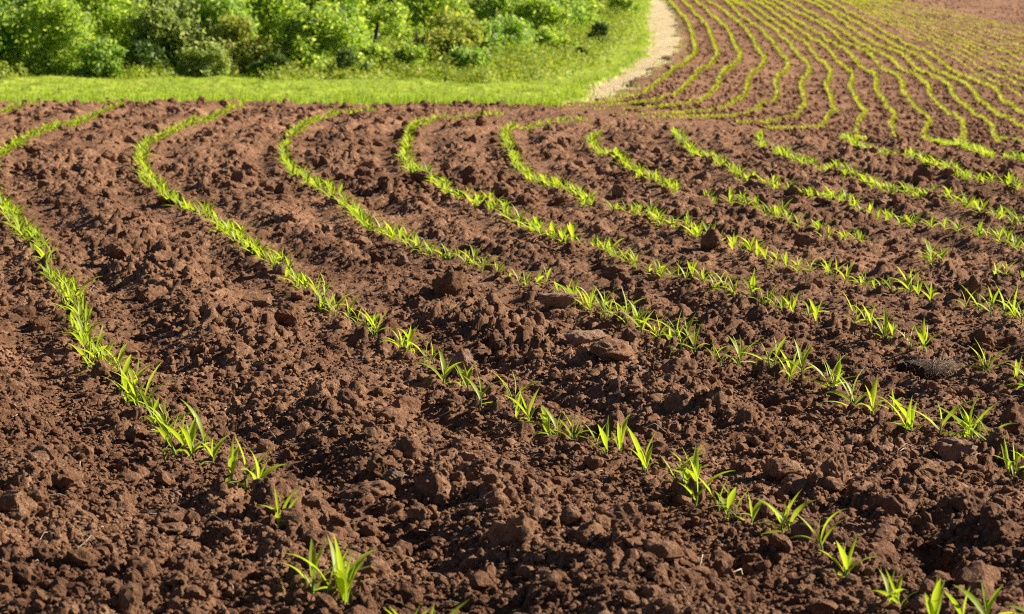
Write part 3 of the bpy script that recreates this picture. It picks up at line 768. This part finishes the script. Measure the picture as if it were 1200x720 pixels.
# low leafy undergrowth in mounds: on the bank and along the foot of the shrubs
def mounds(name, cen, rad, hei, per, leaf, m, label):
    n = len(cen); k = per
    d = rng.normal(size=(n, k, 3)); d /= np.linalg.norm(d, axis=2)[..., None]; d[..., 2] = np.abs(d[..., 2])
    q = rng.random((n, k, 1)) ** .4
    z = base_z(cen[:, 0] / cen[:, 1], cen[:, 1])
    P = np.c_[cen, z][:, None, :] + d * q * np.stack([rad, rad, hei], -1)[:, None, :]
    P = P.reshape(-1, 3); Nn = d.reshape(-1, 3) + rng.normal(size=P.shape) * .6 + (0, 0, .2); Nn /= np.linalg.norm(Nn, axis=1)[:, None]
    t = np.cross(Nn, rng.normal(size=P.shape)); t /= np.linalg.norm(t, axis=1)[:, None]; sd_ = np.cross(Nn, t)
    l = leaf * rng.uniform(.5, 1.5, len(P))[:, None]; w = l * .38
    V = np.stack([P - t * l, P + sd_ * w, P + t * l, P - sd_ * w], 1).reshape(-1, 3); b = np.arange(len(P)) * 4
    tag(new_obj(name, V, np.stack([b, b+1, b+2, b+3], -1), m, None, False), label, None, None, 'stuff')
G2 = grass_points(5200, 56, 125, -.02, .055)
pxw = 600 + F * G2[:, 0] / G2[:, 1]
lim = np.interp(pxw, [540, 600, 650, 700, 735, 765], [56, 58, 61, 68, 84, 170])
G2 = G2[G2[:, 1] > lim + rng.normal(0, 2.5, len(G2))]
mounds('bank_undergrowth', G2, rng.uniform(.2, .65, len(G2)), rng.uniform(.12, .5, len(G2)), 70, .042, M_WEED, 'rough leafy undergrowth covering the bank beside the track')
G3 = grass_points(2300, 51, 66, -.25, .012)
fl = 53.6 + 1.6 * np.sin(G3[:, 0] * 1.9) + .9 * np.sin(G3[:, 0] * 4.7 + 1)
G3 = G3[G3[:, 1] > fl]
gh = np.clip((G3[:, 1] - 54) / 6, 0, 1)
mounds('hedge_undergrowth', G3, rng.uniform(.15, .45, len(G3)) + .25 * gh, rng.uniform(.08, .40, len(G3)) + .55 * gh * rng.random(len(G3)), 110, .040, M_WEED, 'low leafy undergrowth along the foot of the shrubs')

# ------------------------------------------------------------------ shrubs
def shrub(px, base_d, width, height, kind, label, n=6500, leaf=.055, seed=0, name='shrub', cat='shrub', lobes=None, lift=.0):
    r = np.random.default_rng(seed)
    x = (px - 600) / F * base_d; z = float(base_z(x / base_d, np.array(base_d)))
    root = tag(empty(name, (x, base_d, z)), label, cat, 'shrubs on the bank behind the field')
    nl = lobes or int(16 + width * 11)
    # stems first: each carries lobes of leaves
    cen = []
    st = MB()
    for i in range(nl):
        a = r.uniform(0, 6.28); q = math.sqrt(r.random()); hz = lift + (1 - lift) * r.uniform(.0, 1) 
        prof = math.sqrt(max(.05, 1 - (max(0, hz - .35) / .68) ** 2))
        c = np.array([math.cos(a) * q * width * .52 * prof, math.sin(a) * q * width * .40 * prof, hz * height * .9])
        cen.append(c)
        if i % 4 == 0:
            b = np.array([c[0] * .15, c[1] * .15, -.05]); m_ = (b + c) / 2 + (0, 0, .1 * height)
            V, Fc = tube([b, m_ * (.8, .8, .7), m_, c], [.022 * height * .6, .016 * height * .6, .011 * height * .5, .004], 5); st.add(V, tube_fix(Fc))
    st.build('stem', M_BARK, root)
    cen = np.array(cen); rad = r.uniform(.13, .31, nl) * min(width, height) * .80
    per = r.multinomial(n, rad ** 1.6 / (rad ** 1.6).sum())
    pts = []; nor = []
    for c, R, k in zip(cen, rad, per):
        d = r.normal(size=(k, 3)); d /= np.linalg.norm(d, axis=1)[:, None]
        q = R * (r.random(k) ** .55) * (1 + .22 * np.abs(r.normal(size=k))) * (1 + .30 * np.sin(d @ (r.normal(size=3) * 4) + r.random() * 6))
        pts.append(c + d * q[:, None] * (1.1, 1.0, .9)); nor.append(d)
    P = np.concatenate(pts); Nn = np.concatenate(nor) + r.normal(size=(len(P), 3)) * .85 + (0, 0, .25)
    keep = P[:, 2] > .02; P = P[keep]; Nn = Nn[keep]
    Nn /= np.linalg.norm(Nn, axis=1)[:, None]
    t = np.cross(Nn, r.normal(size=Nn.shape)); t /= np.linalg.norm(t, axis=1)[:, None]; s = np.cross(Nn, t)
    l = leaf * r.uniform(.6, 1.45, len(P))[:, None]; w = l * .42
    V = np.stack([P - t * l, P + s * w - Nn * l * .15, P + t * l, P - s * w - Nn * l * .15], 1).reshape(-1, 3)
    b = np.arange(len(P)) * 4
    new_obj('foliage', V, np.stack([b, b+1, b+2, b+3], -1), FOL[kind], root, False)
    return root

SHRUBS = [  # px, distance, width m, height m, colour, label, leaves
 (-60, 55, 2.6, 2.1, 'mid',   'mid green shrub at the left edge of the bank, partly out of view', 8000),
 (25,  56, 2.1, 1.9, 'mid',   'mid green shrub at the far left end of the shrub line', 9000),
 (75,  54.5, 1.7, 1.5, 'yellow','low yellow green shrub at the left overhanging the grass', 8000),
 (118, 56, 1.7, 2.1, 'yellow','bright yellow green shrub left of the first dark gap', 9000),
 (122, 53.5, 1.0, .75, 'mid', 'low mid green shrub at the foot of the bright yellow green one', 4500),
 (200, 55.5, 1.5, 1.55, 'grey', 'grey green shrub right of the first dark gap', 7000),
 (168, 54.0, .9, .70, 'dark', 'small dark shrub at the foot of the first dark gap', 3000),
 (252, 56, 1.6, 1.9, 'mid',   'mid green shrub between the two dark gaps at the top', 8000),
 (285, 55, 1.5, 1.2, 'brown', 'olive green shrub with paler yellowish leaves in the shrub line', 6500),
 (238, 54, .9, .7, 'grey', 'low grey green shrub below the mid green one', 3500),
 (318, 57.5, 1.5, 1.75, 'yellow', 'yellow green shrub under the second dark gap', 8000),
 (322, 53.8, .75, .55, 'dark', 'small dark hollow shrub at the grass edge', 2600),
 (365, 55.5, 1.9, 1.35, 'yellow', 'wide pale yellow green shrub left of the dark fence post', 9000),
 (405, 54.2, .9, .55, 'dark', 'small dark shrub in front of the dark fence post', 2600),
 (400, 60, 1.1, 1.5, 'mid', 'mid green shrub standing behind the wide pale shrub', 6000),
 (455, 66, 1.7, 1.3, 'yellow', 'yellow green shrub between and behind the two fence posts', 6500),
 (430, 57, 1.2, .62, 'yellow', 'low yellow green shrub at the foot of the dark fence post', 4500),
 (478, 57, 1.1, .62, 'yellow', 'low pale shrub at the foot of the weathered fence post', 4500),
 (505, 72, 1.6, 2.0, 'yellow','vivid yellow green shrub right of the fence posts near the top', 7500),
 (518, 58.5, 1.3, .95, 'brown', 'olive shrub with dark hollows right of the weathered post', 5500),
 (530, 61, 1.5, 1.35, 'brown', 'taller olive shrub behind the one with dark hollows', 5500),
 (548, 56.5, 1.0, .72, 'mid', 'small mid green shrub with pale stems at the grass edge', 4000),
 (568, 62, 1.1, 1.1, 'mid', 'narrow mid green shrub left of the weedy bank', 5000),
 (600, 64, 1.3, 1.2, 'mid', 'mid green shrub at the edge of the weedy bank', 5000),
 (632, 74, 1.8, 1.4, 'yellow', 'yellow green shrub in the upper middle of the weedy bank', 6500),
 (672, 84, 2.0, 1.2, 'yellow', 'broad yellow green shrub high on the weedy bank', 6000),
 (616, 59.5, .7, .45, 'mid', 'tiny mid green shrub low on the weedy bank', 2000),
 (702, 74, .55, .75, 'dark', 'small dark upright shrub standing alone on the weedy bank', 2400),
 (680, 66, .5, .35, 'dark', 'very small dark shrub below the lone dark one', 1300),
 (724, 92, 1.6, .8, 'yellow', 'low yellow green shrub near the dirt track', 4000),
 (652, 82, 1.7, 1.25, 'mid', 'mid green shrub high on the weedy bank left of the lone dark shrub', 5500),
 (700, 100, 2.2, 1.2, 'yellow', 'wide yellow green shrub at the top of the weedy bank', 5000),
 (646, 69, 1.2, .75, 'yellow', 'low yellow green shrub in the middle of the weedy bank', 4000),
 (582, 67, 1.4, .95, 'mid', 'mid green shrub at the left side of the weedy bank', 4500),
 (590, 78, 1.6, 1.6, 'mid', 'mid green shrub in front of the dark trees on the bank', 6000),
]
for i, (px, d, w, h, kind, lab, n) in enumerate(SHRUBS):
    shrub(px, d, w, h, kind, lab, int(n * 1.0), .058 if h > .8 else .046, 100 + i)
# taller trees put in behind to darken the gaps; some have shade painted into their leaves
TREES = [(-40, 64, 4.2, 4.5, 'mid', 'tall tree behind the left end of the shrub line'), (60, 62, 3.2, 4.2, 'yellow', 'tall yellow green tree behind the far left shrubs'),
 (135, 64, 2.6, 4.4, 'yellow', 'tall tree just left of the first dark gap'), (250, 63, 2.4, 4.4, 'mid', 'tall tree between the two dark gaps'), (190, 69, 3.2, 4.6, 'gap_shade', 'dark tree with shade put into its leaf colour, filling the first dark gap'),
 (335, 69, 3.0, 4.6, 'gap_shade', 'dark tree with shade put into its leaf colour, filling the second dark gap'), (385, 65, 2.2, 3.8, 'yellow', 'yellow green tree right of the second dark gap'), (470, 76, 2.6, 3.9, 'gap_shade', 'dark tree above and behind the fence posts, shade put into its leaf colour'),
 (430, 70, 1.6, 3.4, 'mid', 'mid green tree left of the dark tree above the posts'), (560, 82, 3.2, 4.0, 'gap_shade', 'tree at the top of the bank right of the posts, shade put into leaf colour'), (615, 92, 2.6, 3.4, 'yellow', 'yellow green tree at the top middle of the bank')]
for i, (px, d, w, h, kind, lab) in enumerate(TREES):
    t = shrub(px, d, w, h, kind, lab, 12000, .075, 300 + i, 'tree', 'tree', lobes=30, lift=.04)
    t['group'] = 'trees at the back of the bank'
    for c in t.children:
        if c.name.startswith('foliage'): c.name = 'crown'
        if c.name.startswith('stem'): c.name = 'trunk'

# ------------------------------------------------------------------ fence posts
def post(px, py, top, tilt, m, lab, wd):
    d = 58.5; x = (px - 600) / F * d; z = float(base_z(x / d, np.array(d)))
    _, v = px_uv(px, top); h = H + float(v) * d - z
    mb = MB()
    n = 9; rings = []
    for i, t in enumerate([0, .02, .25, .5, .75, .97, 1.0]):
        rr = wd * (1.0 - .12 * t) * (.8 if t == 1 else 1)
        for k in range(n):
            a = 6.283 * k / n; w = 1 + .10 * math.sin(3 * a + 2.1 * i) + .06 * math.sin(5 * a + i)
            rings.append((rr * w * math.cos(a), rr * w * math.sin(a), -.2 + t * (h + .2)))
    Fc = [(i*n+k, i*n+(k+1) % n, (i+1)*n+(k+1) % n, (i+1)*n+k) for i in range(6) for k in range(n)]
    c = len(rings); rings.append((0, 0, h + .004))
    bm = [tuple(f) for f in Fc]
    me = bpy.data.meshes.new('fence_post'); me.from_pydata(rings, [], bm + [(6*n+k, 6*n+(k+1) % n, c) for k in range(n)]); me.materials.append(m)
    o = bpy.data.objects.new('fence_post', me); C.objects.link(o); o.location = (x, d, z); o.rotation_euler = (0, tilt, 0)
    tag(o, lab, 'fence post', 'old fence posts among the shrubs')
post(434, 62, 25, .17, M_POST_D, 'dark leaning wooden fence post, the thicker one', .048)
post(485, 66, 37, .08, M_POST_L, 'thin weathered brown fence post right of the dark one', .036)

# ------------------------------------------------------------------ light, sky, camera
SUN_EL, SUN_AZ = math.radians(30), math.radians(74)      # azimuth clockwise from the view direction (+Y)
sd = Vector((math.sin(SUN_AZ) * math.cos(SUN_EL), math.cos(SUN_AZ) * math.cos(SUN_EL), math.sin(SUN_EL)))
sun = bpy.data.lights.new('sun', 'SUN'); sun.energy = 5.0; sun.angle = math.radians(.5); sun.color = (1, .94, .84)
so = bpy.data.objects.new('sun', sun); C.objects.link(so); so.rotation_euler = sd.to_track_quat('Z', 'Y').to_euler(); so.location = (20, 10, 30)
w = bpy.data.worlds.new('World'); scene.world = w; w.use_nodes = True
nt = w.node_tree; nt.nodes.clear()
o_ = nt.nodes.new('ShaderNodeOutputWorld'); bg = nt.nodes.new('ShaderNodeBackground'); sk = nt.nodes.new('ShaderNodeTexSky')
sk.sky_type = 'NISHITA'; sk.sun_disc = False; sk.sun_elevation = SUN_EL; sk.sun_rotation = SUN_AZ; sk.altitude = 1500; sk.air_density = .5; sk.dust_density = .4
bg.inputs[1].default_value = .05
nt.links.new(sk.outputs[0], bg.inputs[0]); nt.links.new(bg.outputs[0], o_.inputs[0])

cam = bpy.data.cameras.new('camera'); cam.sensor_width = 36; cam.lens = 36 * F / 1200; cam.clip_start = .05; cam.clip_end = 5000
cam.dof.use_dof = True; cam.dof.focus_distance = 6.6; cam.dof.aperture_fstop = 13
co = bpy.data.objects.new('camera', cam); C.objects.link(co); co.location = (0, 0, H); co.rotation_euler = (math.pi / 2 - PITCH, 0, 0)
scene.camera = co
scene.view_settings.view_transform = 'Standard'; scene.view_settings.look = 'None'; scene.view_settings.gamma = 1
scene.view_settings.exposure = 1.15
scene.cycles.max_bounces = 6; scene.cycles.transmission_bounces = 4; scene.cycles.diffuse_bounces = 3
scene.cycles.use_adaptive_sampling = True; scene.cycles.use_denoising = False; scene.cycles.filter_width = 1.05; scene.cycles.sample_clamp_indirect = 4
